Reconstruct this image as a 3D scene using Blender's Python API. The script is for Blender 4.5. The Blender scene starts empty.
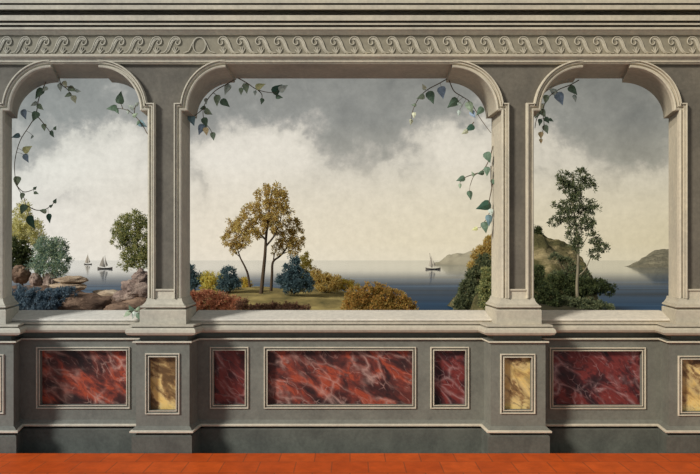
import bpy, bmesh, math, random
from mathutils import Vector, noise, Matrix

C = bpy.context.scene.collection
SC = bpy.context.scene
CAMZ, D, F = 1.92, 7.0, 700.0
HOR = 260.0
SEA = -3.0
random.seed(7)


def lin(c):
    def f(v):
        v /= 255.0
        return v / 12.92 if v <= .04045 else ((v + .055) / 1.055) ** 2.4
    return (f(c[0]), f(c[1]), f(c[2]), 1.0)


def P(x, y, Y):
    """a point seen at (x, y) in the photograph, standing Y metres away"""
    return Vector(((x - 350) * Y / F, Y - D, CAMZ - (y - HOR) * Y / F))


# ------------------------------------------------------------------ mesh builder
class MB:
    def __init__(s):
        s.v, s.f, s.mi = [], [], []

    def vert(s, p):
        s.v.append(tuple(p)); return len(s.v) - 1

    def face(s, ids, mi=0):
        s.f.append(tuple(ids)); s.mi.append(mi)

    def poly(s, pts, mi=0):
        s.face([s.vert(p) for p in pts], mi)

    def box(s, x0, x1, y0, y1, z0, z1, mi=0):
        i = [s.vert(p) for p in ((x0, y0, z0), (x1, y0, z0), (x1, y1, z0), (x0, y1, z0),
                                 (x0, y0, z1), (x1, y0, z1), (x1, y1, z1), (x0, y1, z1))]
        for q in ((0, 3, 2, 1), (4, 5, 6, 7), (0, 1, 5, 4), (1, 2, 6, 5), (2, 3, 7, 6), (3, 0, 4, 7)):
            s.face([i[k] for k in q], mi)

    def rings(s, rings, cap=True, closed=True, mi=0):
        ids = [[s.vert(p) for p in r] for r in rings]
        n = len(ids[0])
        for a, b in zip(ids[:-1], ids[1:]):
            for k in range(n if closed else n - 1):
                k2 = (k + 1) % n
                s.face((a[k], a[k2], b[k2], b[k]), mi)
        if cap:
            s.face(ids[0][::-1], mi); s.face(ids[-1], mi)
        return ids

    def tube(s, pts, rad, n=8, mi=0):
        pts = [Vector(p) for p in pts]
        if not hasattr(rad, '__len__'):
            rad = [rad] * len(pts)
        rings, up = [], Vector((.13, 1, .21)).normalized()
        for i, p in enumerate(pts):
            d = (pts[min(i + 1, len(pts) - 1)] - pts[max(i - 1, 0)]).normalized()
            a = d.cross(up)
            if a.length < 1e-4:
                a = d.cross(Vector((1, 0, 0)))
            a.normalize(); b = d.cross(a)
            rings.append([p + (a * math.cos(t) + b * math.sin(t)) * rad[i]
                          for t in [2 * math.pi * k / n for k in range(n)]])
        s.rings(rings, mi=mi)

    def ico(s, c, r, sub=3, amp=.15, freq=1.2, seed=0, mi=0, ridge=False):
        bm = bmesh.new()
        bmesh.ops.create_icosphere(bm, subdivisions=sub, radius=1.0)
        off = Vector((seed * 3.7, seed * 1.3, seed * 7.1))
        base = len(s.v)
        for v in bm.verts:
            q = v.co.normalized()
            k = 1 + amp * noise.fractal(q * freq + off, 1.0, 2.0, 4)
            if ridge:
                k += amp * .6 * (abs(noise.noise(q * freq * 2.3 + off)) - .3)
            s.v.append((c[0] + q.x * r[0] * k, c[1] + q.y * r[1] * k, c[2] + q.z * r[2] * k))
        bm.verts.index_update()
        for f in bm.faces:
            s.face([base + v.index for v in f.verts], mi)
        bm.free()

    def build(s, name, mats, parent=None, smooth=None):
        me = bpy.data.meshes.new(name)
        me.from_pydata(s.v, [], s.f)
        for m in (mats if isinstance(mats, (list, tuple)) else [mats]):
            me.materials.append(m)
        me.polygons.foreach_set('material_index', s.mi)
        bm = bmesh.new(); bm.from_mesh(me)
        if smooth is not False:
            bmesh.ops.recalc_face_normals(bm, faces=bm.faces)
        bm.to_mesh(me); bm.free()
        if smooth:
            me.polygons.foreach_set('use_smooth', [True] * len(me.polygons))
            me.set_sharp_from_angle(angle=math.radians(smooth))
        o = bpy.data.objects.new(name, me)
        C.objects.link(o)
        if parent:
            o.parent = parent
            o.matrix_parent_inverse = Matrix.Translation(-parent.location)
        return o


def tag(o, label=None, cat=None, group=None, kind=None):
    if label: o['label'] = label
    if cat: o['category'] = cat
    if group: o['group'] = group
    if kind: o['kind'] = kind
    return o


def thing(name, label, cat, loc, group=None, kind='thing'):
    o = bpy.data.objects.new(name, None)
    C.objects.link(o)
    o.location = loc
    o.empty_display_size = .1
    return tag(o, label, cat, group, kind)


# ------------------------------------------------------------------ materials
def new_mat(name, rough=.8, spec=.3):
    m = bpy.data.materials.new(name)
    m.use_nodes = True
    nt = m.node_tree
    b = nt.nodes['Principled BSDF']
    b.inputs['Roughness'].default_value = rough
    b.inputs['Specular IOR Level'].default_value = spec
    return m, nt, b


def node(nt, t, **kw):
    n = nt.nodes.new(t)
    for k, v in kw.items():
        setattr(n, k, v)
    return n


def ramp(nt, fac, stops, interp='LINEAR'):
    r = node(nt, 'ShaderNodeValToRGB')
    r.color_ramp.interpolation = interp
    while len(r.color_ramp.elements) < len(stops):
        r.color_ramp.elements.new(.5)
    for e, (p, c) in zip(r.color_ramp.elements, stops):
        e.position = p; e.color = c
    nt.links.new(fac, r.inputs['Fac'])
    return r.outputs['Color']


def noise_node(nt, vec, scale, detail=6, rough=.6, dist=0.0):
    n = node(nt, 'ShaderNodeTexNoise')
    n.inputs['Scale'].default_value = scale
    n.inputs['Detail'].default_value = detail
    n.inputs['Roughness'].default_value = rough
    n.inputs['Distortion'].default_value = dist
    if vec is not None:
        nt.links.new(vec, n.inputs['Vector'])
    return n.outputs['Fac']


def pos(nt, scale=(1, 1, 1), rot=(0, 0, 0)):
    g = node(nt, 'ShaderNodeNewGeometry')
    mp = node(nt, 'ShaderNodeMapping')
    mp.inputs['Scale'].default_value = scale
    mp.inputs['Rotation'].default_value = rot
    nt.links.new(g.outputs['Position'], mp.inputs['Vector'])
    return mp.outputs['Vector']


def mixc(nt, fac, a, b, mode='MIX'):
    m = node(nt, 'ShaderNodeMix', data_type='RGBA', blend_type=mode)
    for val, idx in ((fac, 0), (a, 6), (b, 7)):
        if hasattr(val, 'is_output'):
            nt.links.new(val, m.inputs[idx])
        elif idx == 0:
            m.inputs[0].default_value = val
        else:
            m.inputs[idx].default_value = val
    return m.outputs[2]


def bump(nt, b, h, strength=.2, dist=.01):
    n = node(nt, 'ShaderNodeBump')
    n.inputs['Strength'].default_value = strength
    n.inputs['Distance'].default_value = dist
    nt.links.new(h, n.inputs['Height'])
    nt.links.new(n.outputs['Normal'], b.inputs['Normal'])


def stone(name, base, lo=.78, hi=1.1, scale=2.2, rough=.85, tint=(1, .97, .92), stain=.0):
    m, nt, b = new_mat(name, rough, .2)
    v = pos(nt)
    n1 = noise_node(nt, v, scale, 8, .65, .3)
    n2 = noise_node(nt, v, scale * 11, 5, .7)
    bl = lin(base)
    A = (bl[0] * lo, bl[1] * lo, bl[2] * lo, 1)
    B = (bl[0] * hi * tint[0], bl[1] * hi * tint[1], bl[2] * hi * tint[2], 1)
    c1 = ramp(nt, n1, [(.3, A), (.7, B)])
    g = ramp(nt, n2, [(.3, (.82, .82, .82, 1)), (.65, (1.05, 1.05, 1.05, 1))])
    c = mixc(nt, 1.0, c1, g, 'MULTIPLY')
    if stain:
        n3 = noise_node(nt, pos(nt, (1.3, 1, .8)), 3.1, 9, .75, .8)
        msk = ramp(nt, n3, [(.52, (0, 0, 0, 1)), (.70, (stain, stain, stain, 1))])
        c = mixc(nt, msk, c, (bl[0] * .45, bl[1] * .45, bl[2] * .45, 1))
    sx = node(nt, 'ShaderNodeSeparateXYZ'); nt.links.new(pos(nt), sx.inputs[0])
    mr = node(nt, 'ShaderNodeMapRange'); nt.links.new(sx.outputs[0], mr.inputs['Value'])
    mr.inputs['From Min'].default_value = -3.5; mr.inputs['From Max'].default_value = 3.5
    x_tint = ramp(nt, mr.outputs[0], [(0, (.93, .985, 1.05, 1)), (.45, (1, .985, .95, 1)), (1, (.98, .925, .83, 1))])  # cooler tone at the left, warmer and tanner towards the right
    c = mixc(nt, 1.0, c, x_tint, 'MULTIPLY')
    nt.links.new(c, b.inputs['Base Color'])
    bump(nt, b, n2, .15, .004)
    return m


M = {}
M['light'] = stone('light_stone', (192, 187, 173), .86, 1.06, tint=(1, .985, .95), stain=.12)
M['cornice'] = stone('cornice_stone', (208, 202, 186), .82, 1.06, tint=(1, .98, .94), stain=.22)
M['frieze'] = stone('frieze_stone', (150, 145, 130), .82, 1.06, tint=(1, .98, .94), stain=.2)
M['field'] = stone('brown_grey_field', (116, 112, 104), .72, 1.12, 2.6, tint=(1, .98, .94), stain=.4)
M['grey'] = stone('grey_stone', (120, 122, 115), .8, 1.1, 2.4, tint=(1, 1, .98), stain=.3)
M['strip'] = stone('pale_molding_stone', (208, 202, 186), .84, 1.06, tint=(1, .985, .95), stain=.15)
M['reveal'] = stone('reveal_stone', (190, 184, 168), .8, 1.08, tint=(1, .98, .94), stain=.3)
M['plinth'] = stone('shade_darkened_plinth_stone', (98, 102, 97), .62, 1.12, 3.0, tint=(1, 1, .97), stain=.5)  # shade on the plinths painted in as a darker stone colour
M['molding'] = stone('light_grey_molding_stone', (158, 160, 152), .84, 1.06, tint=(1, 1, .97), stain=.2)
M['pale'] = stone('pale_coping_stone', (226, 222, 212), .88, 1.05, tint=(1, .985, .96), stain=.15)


def marble(name, cols, vein, seed, cell=5.0, vw=.05, vamt=.6):
    m, nt, b = new_mat(name, .4, .3)
    v0 = pos(nt, (1, 1, 1), (0, math.radians(-40), 0))
    mp = node(nt, 'ShaderNodeMapping')
    mp.inputs['Location'].default_value = (seed * 3.1, 0, seed * 1.7)
    mp.inputs['Scale'].default_value = (.7, 1.0, 1.35)
    nt.links.new(v0, mp.inputs['Vector'])
    v = mp.outputs['Vector']

    def warp(vec, sc, amt):
        n = node(nt, 'ShaderNodeTexNoise'); n.inputs['Scale'].default_value = sc; n.inputs['Detail'].default_value = 5
        nt.links.new(vec, n.inputs['Vector'])
        a = node(nt, 'ShaderNodeVectorMath', operation='SUBTRACT'); nt.links.new(n.outputs['Color'], a.inputs[0]); a.inputs[1].default_value = (.5, .5, .5)
        q = node(nt, 'ShaderNodeVectorMath', operation='SCALE'); nt.links.new(a.outputs[0], q.inputs[0]); q.inputs['Scale'].default_value = amt
        z = node(nt, 'ShaderNodeVectorMath', operation='ADD'); nt.links.new(vec, z.inputs[0]); nt.links.new(q.outputs[0], z.inputs[1])
        return z.outputs[0]
    wv = warp(v, 3.2, .30)
    n1 = noise_node(nt, wv, 4.2, 8, .62, .3)
    base = ramp(nt, n1, [(p, lin(c)) for p, c in cols])

    def web(sc, width, g0, g1, amt):
        vo = node(nt, 'ShaderNodeTexVoronoi', feature='DISTANCE_TO_EDGE'); vo.inputs['Scale'].default_value = sc
        nt.links.new(wv, vo.inputs['Vector'])
        vm = ramp(nt, vo.outputs['Distance'], [(0, (amt,) * 3 + (1,)), (width * .35, (amt * .45,) * 3 + (1,)), (width, (0, 0, 0, 1))])
        gate = ramp(nt, noise_node(nt, v, sc * .8, 4, .6), [(g0, (0, 0, 0, 1)), (g1, (1, 1, 1, 1))])
        return mixc(nt, 1.0, vm, gate, 'MULTIPLY')
    c = mixc(nt, web(cell, vw * 1.6, .40, .62, vamt), base, lin(vein))
    c = mixc(nt, web(cell * 2.3, vw, .48, .66, vamt * .9), c, lin(vein))
    nt.links.new(c, b.inputs['Base Color'])
    return m


RED = [(.34, (40, 28, 30)), (.44, (72, 40, 38)), (.52, (112, 54, 46)), (.58, (160, 72, 48)), (.64, (120, 56, 46)), (.71, (60, 40, 42))]
RED2 = [(.34, (34, 22, 26)), (.46, (70, 32, 34)), (.54, (116, 48, 44)), (.62, (92, 42, 42)), (.70, (46, 32, 36))]
YEL = [(.40, (96, 74, 48)), (.46, (150, 120, 78)), (.51, (212, 188, 130)), (.58, (226, 194, 118)), (.66, (176, 140, 88))]
M['red'] = marble('red_marble', RED, (200, 164, 152), 1, 4.2, .07, .62)
M['crimson'] = marble('crimson_marble', RED2, (190, 156, 152), 4, 4.6, .07, .6)
M['yellow'] = marble('yellow_marble', YEL, (100, 76, 48), 2, 4.2, .13, .85)

# terracotta floor
m, nt, b = new_mat('terracotta_tiles', .55, .3)
v = pos(nt)
br = node(nt, 'ShaderNodeTexBrick')
br.offset = .5
br.inputs['Scale'].default_value = 1.0
br.inputs['Brick Width'].default_value = .34
br.inputs['Row Height'].default_value = .34
br.inputs['Mortar Size'].default_value = .006
br.inputs['Color1'].default_value = lin((212, 92, 30))
br.inputs['Color2'].default_value = lin((198, 82, 24))
br.inputs['Mortar'].default_value = lin((164, 78, 38))
nt.links.new(v, br.inputs['Vector'])
n1 = noise_node(nt, v, 5, 8, .7)
g = ramp(nt, n1, [(.3, (.72, .68, .66, 1)), (.7, (1.12, 1.12, 1.12, 1))])
nt.links.new(mixc(nt, 1.0, br.outputs['Color'], g, 'MULTIPLY'), b.inputs['Base Color'])
M['floor'] = m


def leafmat(name, cols, rough=.7, trans=.5):
    cols = [tuple(min(235, v * 1.42 + 14) for v in c) for c in cols]
    m, nt, b = new_mat(name, rough, .2)
    g = node(nt, 'ShaderNodeNewGeometry')
    k = len(cols)
    c = ramp(nt, g.outputs['Random Per Island'], [(i / max(1, k - 1), lin(x)) for i, x in enumerate(cols)])
    nt.links.new(c, b.inputs['Base Color'])
    t = node(nt, 'ShaderNodeBsdfTranslucent')
    nt.links.new(c, t.inputs['Color'])
    mx = node(nt, 'ShaderNodeMixShader'); mx.inputs[0].default_value = trans
    nt.links.new(b.outputs[0], mx.inputs[1]); nt.links.new(t.outputs[0], mx.inputs[2])
    nt.links.new(mx.outputs[0], nt.nodes['Material Output'].inputs['Surface'])
    return m


def plain(name, c1, c2=None, scale=3.0, rough=.8, stretch=(1, 1, 1), c3=None, rocky=0):
    m, nt, b = new_mat(name, rough, .2)
    v = pos(nt, stretch)
    n1 = noise_node(nt, v, scale, 7, .65, .4)
    st = [(.32, lin(c1)), (.62, lin(c2 or c1))]
    if c3:
        st = [(.3, lin(c1)), (.5, lin(c2)), (.68, lin(c3))]
    nt.links.new(ramp(nt, n1, st), b.inputs['Base Color'])
    if rocky:
        bump(nt, b, noise_node(nt, v, scale * 2.5, 8, .68, .6), .9, rocky)
    return m


# ------------------------------------------------------------------ sweeps
def offs(path, closed):
    """unit mitre vectors of a 2-D path; left-to-right paths point to -v (outward)"""
    n = len(path); out = []
    for i in range(n):
        def nrm(a, b):
            d = Vector((b[0] - a[0], b[1] - a[1]))
            d.normalize()
            return Vector((d.y, -d.x))
        if closed:
            n1 = nrm(path[i - 1], path[i]); n2 = nrm(path[i], path[(i + 1) % n])
        else:
            n1 = nrm(path[max(i - 1, 0)], path[max(i, 1)])
            n2 = nrm(path[min(i, n - 2)], path[min(i + 1, n - 1)])
        out.append((n1 + n2) / max(.3, 1 + n1.dot(n2)))
    return out


def sweep_xz(mb, path, prof, y0, closed=False, side=1, mi=0):
    """profile (w, h): w runs outward across the strip in the wall plane, h comes forward of y0"""
    of = offs(path, closed)
    rings = [[(p[0] + o.x * w * side, y0 - h, p[1] + o.y * w * side) for (w, h) in prof] for p, o in zip(path, of)]
    if closed:
        rings.append(rings[0])
    mb.rings(rings, cap=not closed, mi=mi)


def extrude_x(mb, prof, x0, x1, mi=0):
    """closed profile polygon of (y, z)"""
    mb.rings([[(x0, y, z) for y, z in prof], [(x1, y, z) for y, z in prof]], mi=mi)


# ------------------------------------------------------------------ ARCHITECTURE
XL, XR = -6.0, 6.0
YW = .08          # front of the arched wall
YB = .55          # back of it
PAR = .28         # front of the parapet die
KP = (D + PAR) / F
KW = (D + YW) / F

# floor of the room and the footing the loggia stands on
mb = MB(); mb.box(-6.2, 6.2, -1.3, -.045, -.12, 0)
tag(mb.build('floor', M['floor']), 'orange terracotta tiled floor in front of the painted loggia', 'floor', kind='structure')
mb = MB(); mb.box(XL, XR, -.045, .75, -.22, -.1)
tag(mb.build('trim_1', M['grey']), 'grey stone footing under the parapet', 'footing', kind='structure')

# ---- moulding levels (projection, height) shared by pedestals and parapets
PLINTH = [(.034, -.1), (.034, .162), (.02, .174)]
BASE = [(.02, .174), (-.03, .176), (-.03, .196), (.03, .198), (.05, .202), (.052, .216), (.044, .222), (.03, .224), (.026, .236), (.012, .25), (0, .26)]
CAP = [(0, 1.09), (.024, 1.092), (.03, 1.097), (.026, 1.110), (-.03, 1.114), (-.03, 1.158), (.03, 1.166), (.07, 1.178), (.084, 1.2),
       (.08, 1.226), (.064, 1.244), (.03, 1.247), (.03, 1.255), (.056, 1.258), (.056, 1.274), (.03, 1.28)]
BASE_HI, CAP_HI, CAP_LO = (3, 4, 5, 6), (0, 1, 2), (3, 4, 5)  # bands recoloured: painted highlight on the fillets, painted shade in the scotia


def band(mb, n, bands, mi):
    for b_ in bands:
        for k in range(b_ * n, (b_ + 1) * n):
            mb.mi[k] = mi


def pedestal_ring(q, o, z):
    """q = front left, front right, back left, back right x (back corner where the parapet meets it)"""
    fl, fr, bl, br = q
    def side(xf, xb, sg):
        dx, dy = xb - xf, PAR
        L = math.hypot(dx, dy)
        nx, ny = sg * dy / L, -sg * dx / L
        # offset line through (xf+nx*o, ny*o) direction (dx,dy); meet y=-o and y=PAR-o
        def at(y):
            t = (y - ny * o) / dy
            return xf + nx * o + dx * t
        return at(-o), at(PAR - o)
    lf, lb = side(fl, bl, -1)
    rf, rb = side(fr, br, 1)
    return [(bl, .6, z), (bl, PAR - o, z), (lb, PAR - o - 1e-4, z), (lf, -o, z),
            (rf, -o, z), (rb, PAR - o - 1e-4, z), (br, PAR - o, z), (br, .6, z)]


FR_PROF = ([(0, -.002), (0, .012), (.007, .012), (.010, -.002)], [(.025, -.002), (.027, .016), (.035, .016), (.039, -.002)])


def frame_strip(mb, x0, x1, z0, z1, y0):
    # rectangle is the hole; strip lies around it
    path = [(x0, z0), (x1, z0), (x1, z1), (x0, z1)]
    for prof in FR_PROF:
        sweep_xz(mb, path, prof, y0, closed=True, side=1)


def holed_front(mb, xa, xb, z0, z1, y, holes, depth):
    """front face with rectangular recesses (reveals included)"""
    xs = xa
    for (h0, h1, k0, k1) in holes:
        mb.poly([(xs, y, z0), (h0, y, z0), (h0, y, z1), (xs, y, z1)])
        mb.poly([(h0, y, z0), (h1, y, z0), (h1, y, k0), (h0, y, k0)])
        mb.poly([(h0, y, k1), (h1, y, k1), (h1, y, z1), (h0, y, z1)])
        for a, c in (((h0, k0), (h1, k0)), ((h1, k0), (h1, k1)), ((h1, k1), (h0, k1)), ((h0, k1), (h0, k0))):
            mb.poly([(a[0], y, a[1]), (c[0], y, c[1]), (c[0], y + depth, c[1]), (a[0], y + depth, a[1])])
        xs = h1
    mb.poly([(xs, y, z0), (xb, y, z0), (xb, y, z1), (xs, y, z1)])


REC = .055


def marble_panel(parent, hole, y, mat, label):
    x0, x1, z0, z1 = hole
    mb = MB(); mb.box(x0, x1, y + REC, y + REC + .03, z0, z1)
    o = mb.build('marble_panel', mat, parent)
    o['label'] = label
    mb = MB(); frame_strip(mb, x0, x1, z0, z1, y)
    f = mb.build('panel_frame', M['strip'], o)
    f.matrix_parent_inverse = Matrix.Translation(-parent.location) if False else Matrix()
    return o


def reparent(o, p):
    o.parent = p


def pedestal(q, hole_px, label, group='marble panelled pedestals under the pillars'):
    loc = Vector(((q[0] + q[1]) / 2, .2, -.1))
    t = thing('pedestal', label, 'pedestal', loc, group)
    for nm, prof, mt in (('plinth', PLINTH, 'plinth'), ('base_molding', BASE, 'grey'), ('cap', CAP, 'light')):
        mb = MB(); mb.rings([pedestal_ring(q, o, z) for o, z in prof])
        if prof is not PLINTH: band(mb, 8, BASE_HI if prof is BASE else CAP_HI, 1)
        if prof is CAP: band(mb, 8, CAP_LO, 2)
        mb.build(nm, [M[mt], M['strip'], M['grey']], t, 30)
    mb = MB()
    r0, r1 = pedestal_ring(q, 0, .26), pedestal_ring(q, 0, 1.09)
    n = len(r0)
    for k in range(n):
        if k == 3: continue
        mb.poly([r0[k], r0[(k + 1) % n], r1[(k + 1) % n], r1[k]])
    x0, x1, y0, y1 = hole_px
    hole = ((x0 - 350) / 100, (x1 - 350) / 100, CAMZ - (y1 - HOR) / 100, CAMZ - (y0 - HOR) / 100)
    holed_front(mb, q[0], q[1], .26, 1.09, 0, [hole], REC)
    mb.build('die', M['grey'], t)
    p = marble_panel(t, hole, 0, M['yellow'], 'veined yellow marble panel')
    return t


def X7(px): return (px - 350) / 100


def XP(px): return (px - 350) * KP


PED = [(X7(-44), X7(13.5), XP(-50), XP(20)),
       (X7(136), X7(189.5), X7(134), XP(198)),
       (X7(491), X7(545.5), XP(484), X7(549)),
       (X7(669), X7(724), XP(660.5), X7(740))]
PED[1] = (PED[1][0], PED[1][1], PED[1][0], PED[1][3])
PED[2] = (PED[2][0], PED[2][1], PED[2][2], PED[2][1])
PED[3] = (PED[3][0], PED[3][1], PED[3][2], PED[3][1])
PED[0] = (PED[0][0], PED[0][1], PED[0][0], PED[0][3])
PH = [(-31, .5, 358, 410), (149, 176, 357, 410.5), (504, 531.5, 357.5, 410), (681.5, 711, 359.5, 412)]
PLAB = ['grey pedestal cut off by the left edge with a sliver of yellow marble panel',
        'grey stone pedestal with yellow marble panel, between left red panel and long parapet',
        'grey pedestal with yellow marble panel at the right end of the long parapet',
        'grey pedestal with dark yellow marble panel cut off by the right edge']
for q, h, l in zip(PED, PH, PLAB):
    pedestal(q, h, l)


def parapet(x0, x1, ext, panels, label, group='parapets between the pedestals'):
    t = thing('parapet', label, 'parapet', Vector(((x0 + x1) / 2, .45, -.1)), group)
    def pr(prof):
        return [(PAR - o, z) for o, z in prof] + [(.6, prof[-1][1]), (.6, prof[0][1])]
    for nm, prof, mt in (('plinth', PLINTH, 'plinth'), ('base_molding', BASE, 'grey'), ('cornice', CAP, 'light')):
        mb = MB(); extrude_x(mb, pr(prof), x0, x1)
        if prof is not PLINTH: band(mb, 1, BASE_HI if prof is BASE else CAP_HI, 1)
        if prof is CAP: band(mb, 1, CAP_LO, 2)
        mb.build(nm, [M[mt], M['strip'], M['grey']], t, 30)
    mb = MB()
    extrude_x(mb, [(PAR - .03, 1.28), (PAR - .026, 1.29), (PAR - .046, 1.294), (PAR - .044, 1.304), (PAR - .03, 1.31), (.6, 1.372), (.66, 1.372), (.66, 1.28)], x0 - ext[0], x1 + ext[1])
    mb.build('ledge', M['pale'], t)
    holes = []
    for (a, b_, c, d, mt, lb) in panels:
        holes.append((XP(a), XP(b_), CAMZ - (d - HOR) * KP, CAMZ - (c - HOR) * KP))
    mb = MB()
    z0, z1 = .26, 1.09
    holed_front(mb, x0, x1, z0, z1, PAR, holes, REC)
    mb.poly([(x0, .6, z0), (x1, .6, z0), (x1, .6, z1), (x0, .6, z1)])
    for x in (x0, x1):
        mb.poly([(x, PAR, z0), (x, .6, z0), (x, .6, z1), (x, PAR, z1)])
    mb.build('die', M['grey'], t)
    for h, p in zip(holes, panels):
        marble_panel(t, h, PAR, M[p[4]], p[5])


parapet(PED[0][3], PED[1][2], (.16, .02), [(40, 126.5, 350.5, 405, 'red', 'red and brown marble panel with white veins')],
        'grey parapet with a single red marble panel under the left arch')
parapet(PED[1][3], PED[2][2], (.07, .07), [(213.5, 245, 350.5, 405, 'crimson', 'upright dark red marble panel at left'),
                               (267.5, 412.5, 350.5, 405, 'red', 'long red and brown marble panel'),
                               (434, 465.5, 350.5, 405, 'crimson', 'upright dark red marble panel at right')],
        'long grey parapet with three red marble panels under the wide middle arch')
parapet(PED[2][3], PED[3][2], (.04, .14), [(553, 642, 351, 405.5, 'crimson', 'deep red marble panel with white veins')],
        'grey parapet with a single deep red marble panel under the right arch')
# plain continuation beyond the frame
for x0, x1, nm in ((XL, PED[0][0], 'wall_left'), (PED[3][1], XR, 'wall_right')):
    mb = MB(); mb.box(x0 - (.08 if x1 > 4 else 0) + (.16 if x1 > 4 else 0), x1 - (.08 if x0 < -4 else 0), YW, YB, -.1, 3.9)
    tag(mb.build(nm, M['field']), 'plain wall beyond the last pillar', 'wall', kind='structure')

def zc(py, Y): return CAMZ - (py - HOR) * Y / F


# ---- arches: outlines in photograph units at the front (YF) and back (YB) planes
ARCH = [dict(f=(4, 11, 52, 99.5, 141, 148.5), b=(12, 17.5, 59, 112, 150, 155)),
        dict(f=(182, 188, 226, 452, 496, 501), b=(190, 197, 235, 446, 486, 491.5)),
        dict(f=(533, 540, 582, 629, 673, 678), b=(527, 533, 573, 622, 663.5, 668.6))]
FS, FN, FT = 111.0, 68.0, 63.5      # spring, notch, flat at the front
BS, BN, BT = 118.5, 82.5, 78.5      # the same at the back
SPL = 121.0                          # where wall and pillar meet (front)
ZS = CAMZ - (SPL - HOR) * KW
NA = 18


def half(arch, plane, right):
    """outline from the pillar joint up to the flat, as world (x, z) at depth of the plane"""
    j, a, n = (arch[plane][5], arch[plane][4], arch[plane][3]) if right else arch[plane][:3]
    s_, nn, tt = (FS, FN, FT) if plane == 'f' else (BS, BN, BT)
    k = (D + (YW if plane == 'f' else YB)) / F
    pts = [(j, None), (j, s_), (a, s_)]
    for i in range(1, NA + 1):
        t = math.pi / 2 * i / NA
        pts.append((n + (a - n) * math.cos(t), s_ + (nn - s_) * math.sin(t)))
    pts.append((n, tt))
    return [((x - 350) * k, ZS if y is None else CAMZ - (y - HOR) * k) for x, y in pts]


ZT = CAMZ - (FT - HOR) * KW
ZTB = CAMZ - (BT - HOR) * (D + YB) / F
mb = MB()


def spandrel(left_arch, right_arch, xl=None, xr=None):
    """solid between the right half of left_arch and the left half of right_arch"""
    def side(plane):
        if left_arch:
            A = half(left_arch, plane, True)
        else:
            A = [(xl, ZS)] + [(xl, ZT)] * (NA + 3)
        if right_arch:
            B = half(right_arch, plane, False)
        else:
            B = [(xr, ZS)] + [(xr, ZT)] * (NA + 3)
        return A, B
    Af, Bf = side('f'); Ab, Bb = side('b')
    zt = ZT + .03
    def dedupe(l):
        o = []
        for p in l:
            if not o or (abs(p[0] - o[-1][0]) + abs(p[1] - o[-1][1])) > 1e-6: o.append(p)
        return o
    F_ = [(x, YW, z) for x, z in dedupe(Af)] + [(Af[-1][0], YW, zt), (Bf[-1][0], YW, zt)] + [(x, YW, z) for x, z in dedupe(Bf)[::-1]]
    B_ = [(x, YB, z) for x, z in dedupe(Ab)] + [(Ab[-1][0], YB, zt), (Bb[-1][0], YB, zt)] + [(x, YB, z) for x, z in dedupe(Bb)[::-1]]
    mb.poly(F_[::-1]); mb.poly(B_)
    n = len(F_)
    for k in range(n):
        mb.poly([F_[k], F_[(k + 1) % n], B_[(k + 1) % n], B_[k]], 1)


spandrel(None, ARCH[0], PED[0][0], None)
spandrel(ARCH[0], ARCH[1])
spandrel(ARCH[1], ARCH[2])
spandrel(ARCH[2], None, None, PED[3][1])
# beam over the flat heads
mb.poly([(XL, YW, ZT), (XR, YW, ZT), (XR, YB, ZTB), (XL, YB, ZTB)], 1)
mb.box(XL, XR, YW, YB, ZT + .031, zc(35.4, 7.05))
for xx in (XL, XR):
    mb.poly([(xx, YW, ZT), (xx, YB, ZTB), (xx, YB, ZT + .031), (xx, YW, ZT + .031)])
mb.poly([(XL, YW, ZT), (XR, YW, ZT), (XR, YW, ZT + .031), (XL, YW, ZT + .031)])
wall = mb.build('wall_back', [M['field'], M['reveal']], None, 25)
tag(wall, 'brown grey wall pierced by three flat topped arches with rounded shoulders', 'wall', kind='structure')

AW = [(0, -.02), (0, .03), (.012, .036), (.018, .036), (.021, .018), (.036, .018), (.039, .04), (.048, .042), (.051, .03), (.056, .03), (.059, .056), (.070, .056), (.076, .03), (.076, -.02)]
for arch in ARCH:
    for right in (False, True):
        path = half(arch, 'f', right)[:-1]
        mb = MB(); sweep_xz(mb, path, AW, YW, side=-1 if not right else 1)
        mb.build('arch_molding', M['strip'], wall, 25)


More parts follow.
